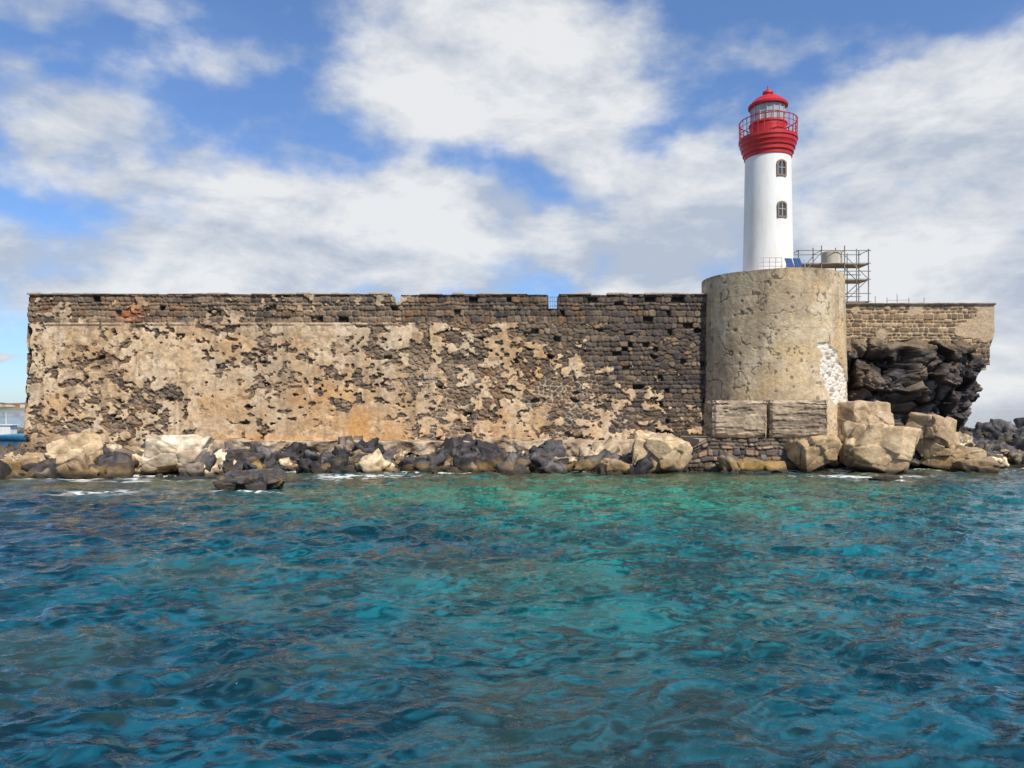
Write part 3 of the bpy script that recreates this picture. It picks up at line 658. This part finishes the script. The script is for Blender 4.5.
mx=N.new('ShaderNodeMix'); mx.data_type='RGBA'; L.new(a2.outputs['Fac'],mx.inputs['Factor']); L.new(a1.outputs['Color'],mx.inputs['A']); mx.inputs['B'].default_value=(.75,.78,.78,1)
L.new(mx.outputs['Result'],b.inputs['Base Color'])
mr=N.new('ShaderNodeMapRange'); mr.inputs[3].default_value=.03; mr.inputs[4].default_value=.7; L.new(a2.outputs['Fac'],mr.inputs[0]); L.new(mr.outputs[0],b.inputs['Roughness'])
b.inputs['IOR'].default_value=1.333; b.inputs['Specular IOR Level'].default_value=.5
g=N.new('ShaderNodeNewGeometry'); mp=N.new('ShaderNodeMapping'); mp.inputs['Scale'].default_value=(1,1.8,1); mp.inputs['Rotation'].default_value=(0,0,.35)
L.new(g.outputs['Position'],mp.inputs['Vector'])
n1=N.new('ShaderNodeTexNoise'); n1.inputs['Scale'].default_value=4.6; n1.inputs['Detail'].default_value=4; n1.inputs['Distortion'].default_value=.5; L.new(mp.outputs[0],n1.inputs['Vector'])
bp=N.new('ShaderNodeBump'); bp.inputs['Distance'].default_value=.05; bp.inputs['Strength'].default_value=1; L.new(n1.outputs['Fac'],bp.inputs['Height'])
n2=N.new('ShaderNodeTexNoise'); n2.inputs['Scale'].default_value=1.9; n2.inputs['Detail'].default_value=3; L.new(mp.outputs[0],n2.inputs['Vector'])
bp2=N.new('ShaderNodeBump'); bp2.inputs['Distance'].default_value=.06; bp2.inputs['Strength'].default_value=1; L.new(n2.outputs['Fac'],bp2.inputs['Height']); L.new(bp.outputs[0],bp2.inputs['Normal'])
L.new(bp2.outputs[0],b.inputs['Normal'])
obj('sea_water',me,m)

# ================================================================= SKY
sd=Vector((.52,-.82,1.08)).normalized()
sun=bpy.data.lights.new('sun','SUN'); sun.energy=5.0; sun.angle=math.radians(.5); sun.color=(1,.92,.79)
so=bpy.data.objects.new('sun',sun); scene.collection.objects.link(so); so.rotation_euler=sd.to_track_quat('Z','Y').to_euler()
w=bpy.data.worlds.new('World'); scene.world=w; w.use_nodes=True; nt=w.node_tree; N=nt.nodes; L=nt.links; N.clear()
out=N.new('ShaderNodeOutputWorld')
sk=N.new('ShaderNodeTexSky'); sk.sky_type='NISHITA'; sk.sun_disc=False; sk.sun_elevation=math.asin(sd.z); sk.sun_rotation=math.atan2(sd.x,sd.y); sk.ozone_density=3.0; sk.dust_density=.3
tc=N.new('ShaderNodeTexCoord'); sep=N.new('ShaderNodeSeparateXYZ'); L.new(tc.outputs['Generated'],sep.inputs[0])
def mth(op,a,b_=None,cl=False):
    n=N.new('ShaderNodeMath'); n.operation=op; n.use_clamp=cl
    for i,v in enumerate((a,b_)):
        if v is None: continue
        if isinstance(v,(int,float)): n.inputs[i].default_value=v
        else: L.new(v,n.inputs[i])
    return n.outputs[0]
az=mth('ARCTAN2',sep.outputs[0],sep.outputs[1]); el=mth('ARCSINE',sep.outputs[2])
tint=N.new('ShaderNodeMix'); tint.data_type='RGBA'; tint.inputs['A'].default_value=(.68,.88,1.2,1); tint.inputs['B'].default_value=(.80,1.05,1.35,1)
tr=N.new('ShaderNodeMapRange'); tr.inputs[1].default_value=0; tr.inputs[2].default_value=.45; L.new(el,tr.inputs[0]); L.new(tr.outputs[0],tint.inputs['Factor'])
vm=N.new('ShaderNodeVectorMath'); vm.operation='MULTIPLY'; L.new(sk.outputs[0],vm.inputs[0]); L.new(tint.outputs['Result'],vm.inputs[1])
bg1=N.new('ShaderNodeBackground'); bg1.inputs['Strength'].default_value=.12; L.new(vm.outputs[0],bg1.inputs['Color'])
cb=N.new('ShaderNodeCombineXYZ'); L.new(az,cb.inputs[0]); L.new(el,cb.inputs[1])
def wnoise(sc,det,rough=.55,dist=0,zs=1.6,off=(0,0,0)):
    mp=N.new('ShaderNodeMapping'); mp.inputs['Scale'].default_value=(1,1,zs); mp.inputs['Location'].default_value=off; L.new(tc.outputs['Generated'],mp.inputs[0])
    n=N.new('ShaderNodeTexNoise'); n.inputs['Scale'].default_value=sc; n.inputs['Detail'].default_value=det; n.inputs['Roughness'].default_value=rough; n.inputs['Distortion'].default_value=dist
    L.new(mp.outputs[0],n.inputs['Vector']); return n
wn=wnoise(5,3); sub=N.new('ShaderNodeVectorMath'); sub.operation='SUBTRACT'; L.new(wn.outputs['Color'],sub.inputs[0]); sub.inputs[1].default_value=(.5,.5,.5)
scl=N.new('ShaderNodeVectorMath'); scl.operation='SCALE'; L.new(sub.outputs[0],scl.inputs[0]); scl.inputs['Scale'].default_value=.16
add=N.new('ShaderNodeVectorMath'); L.new(cb.outputs[0],add.inputs[0]); L.new(scl.outputs[0],add.inputs[1])
def AE(px,py):
    a=math.atan((px-512)/F); return a,math.atan((408-py)/F*math.cos(a))
CL=[(500,75,170,90,8,1.0),(420,50,100,55,20,.55),(560,140,110,60,-10,.6),(290,215,240,64,0,1.0),(150,265,170,60,0,.8),(430,245,170,70,-5,.75),(80,150,160,55,10,.8),(50,110,130,36,12,.55),(200,65,130,34,20,.5),
    (680,195,140,74,18,.95),(640,265,170,60,0,.85),(930,180,180,130,15,.95),(950,300,170,110,0,.95),(980,90,120,60,10,.65),(860,255,120,80,0,.8),(300,290,280,36,0,.6),(8,352,30,10,0,.8),(880,40,140,32,-12,.45),(790,30,110,26,-8,.35),(60,25,180,30,15,.5),(1000,370,80,40,0,.6)]
D=None
for (px,py,rx,ry,ro,wt) in CL:
    a,e=AE(px,py); ca=math.cos(a)
    mp=N.new('ShaderNodeMapping'); mp.vector_type='TEXTURE'; mp.inputs['Location'].default_value=(a,e,0); mp.inputs['Rotation'].default_value=(0,0,math.radians(ro)); mp.inputs['Scale'].default_value=(rx/F*ca*ca*1.15,ry/F*ca*1.15,1)
    L.new(add.outputs[0],mp.inputs[0]); ln=N.new('ShaderNodeVectorMath'); ln.operation='LENGTH'; L.new(mp.outputs[0],ln.inputs[0])
    mr=N.new('ShaderNodeMapRange'); mr.interpolation_type='SMOOTHSTEP'; mr.inputs[1].default_value=1.15; mr.inputs[2].default_value=0.25; mr.inputs[3].default_value=0; mr.inputs[4].default_value=wt
    L.new(ln.outputs['Value'],mr.inputs[0]); D=mr.outputs[0] if D is None else mth('MAXIMUM',mth('MULTIPLY',mth('ADD',D,mr.outputs[0]),.72),mth('MAXIMUM',D,mr.outputs[0]))
gn=wnoise(1.6,3,off=(3,1,2)); 
oth=mth('MULTIPLY',mth('GREATER_THAN',mth('ABSOLUTE',az),.85),mth('MULTIPLY',gn.outputs['Fac'],.7)); D=mth('MAXIMUM',D,oth)
n4=wnoise(5.5,7,.56,.15); n9=wnoise(15,5,.6)
dn=mth('ADD',D,mth('ADD',mth('MULTIPLY',mth('SUBTRACT',n4.outputs['Fac'],.5),1.9),mth('MULTIPLY',mth('SUBTRACT',n9.outputs['Fac'],.5),.7)))
al=N.new('ShaderNodeMapRange'); al.interpolation_type='SMOOTHSTEP'; al.inputs[1].default_value=.06; al.inputs[2].default_value=.78; al.inputs[3].default_value=.06; al.inputs[4].default_value=.96; L.new(dn,al.inputs[0])
n6=wnoise(6.0,6,.6,.2,2.2,(5,2,1))
br=N.new('ShaderNodeMapRange'); br.inputs[1].default_value=.38; br.inputs[2].default_value=.60
L.new(mth('ADD',n6.outputs['Fac'],mth('MULTIPLY',mth('SUBTRACT',dn,.8),.14)),br.inputs[0])
cm=N.new('ShaderNodeMix'); cm.data_type='RGBA'; L.new(br.outputs[0],cm.inputs['Factor']); cm.inputs['A'].default_value=(.48,.54,.64,1); cm.inputs['B'].default_value=(.84,.85,.86,1)
bg2=N.new('ShaderNodeBackground'); L.new(cm.outputs['Result'],bg2.inputs['Color']); bg2.inputs['Strength'].default_value=1
ms=N.new('ShaderNodeMixShader'); L.new(al.outputs[0],ms.inputs[0]); L.new(bg1.outputs[0],ms.inputs[1]); L.new(bg2.outputs[0],ms.inputs[2]); L.new(ms.outputs[0],out.inputs[0])

# ================================================================= CAMERA
cam=bpy.data.cameras.new('camera'); cam.lens=F/1024*36; cam.sensor_width=36; cam.shift_y=24/1024; cam.clip_end=20000; cam.clip_start=.1
co=bpy.data.objects.new('camera',cam); scene.collection.objects.link(co); co.location=(0,0,CH); co.rotation_euler=(math.radians(90),0,0); scene.camera=co
scene.view_settings.view_transform='Standard'; scene.view_settings.look='None'; scene.view_settings.exposure=0
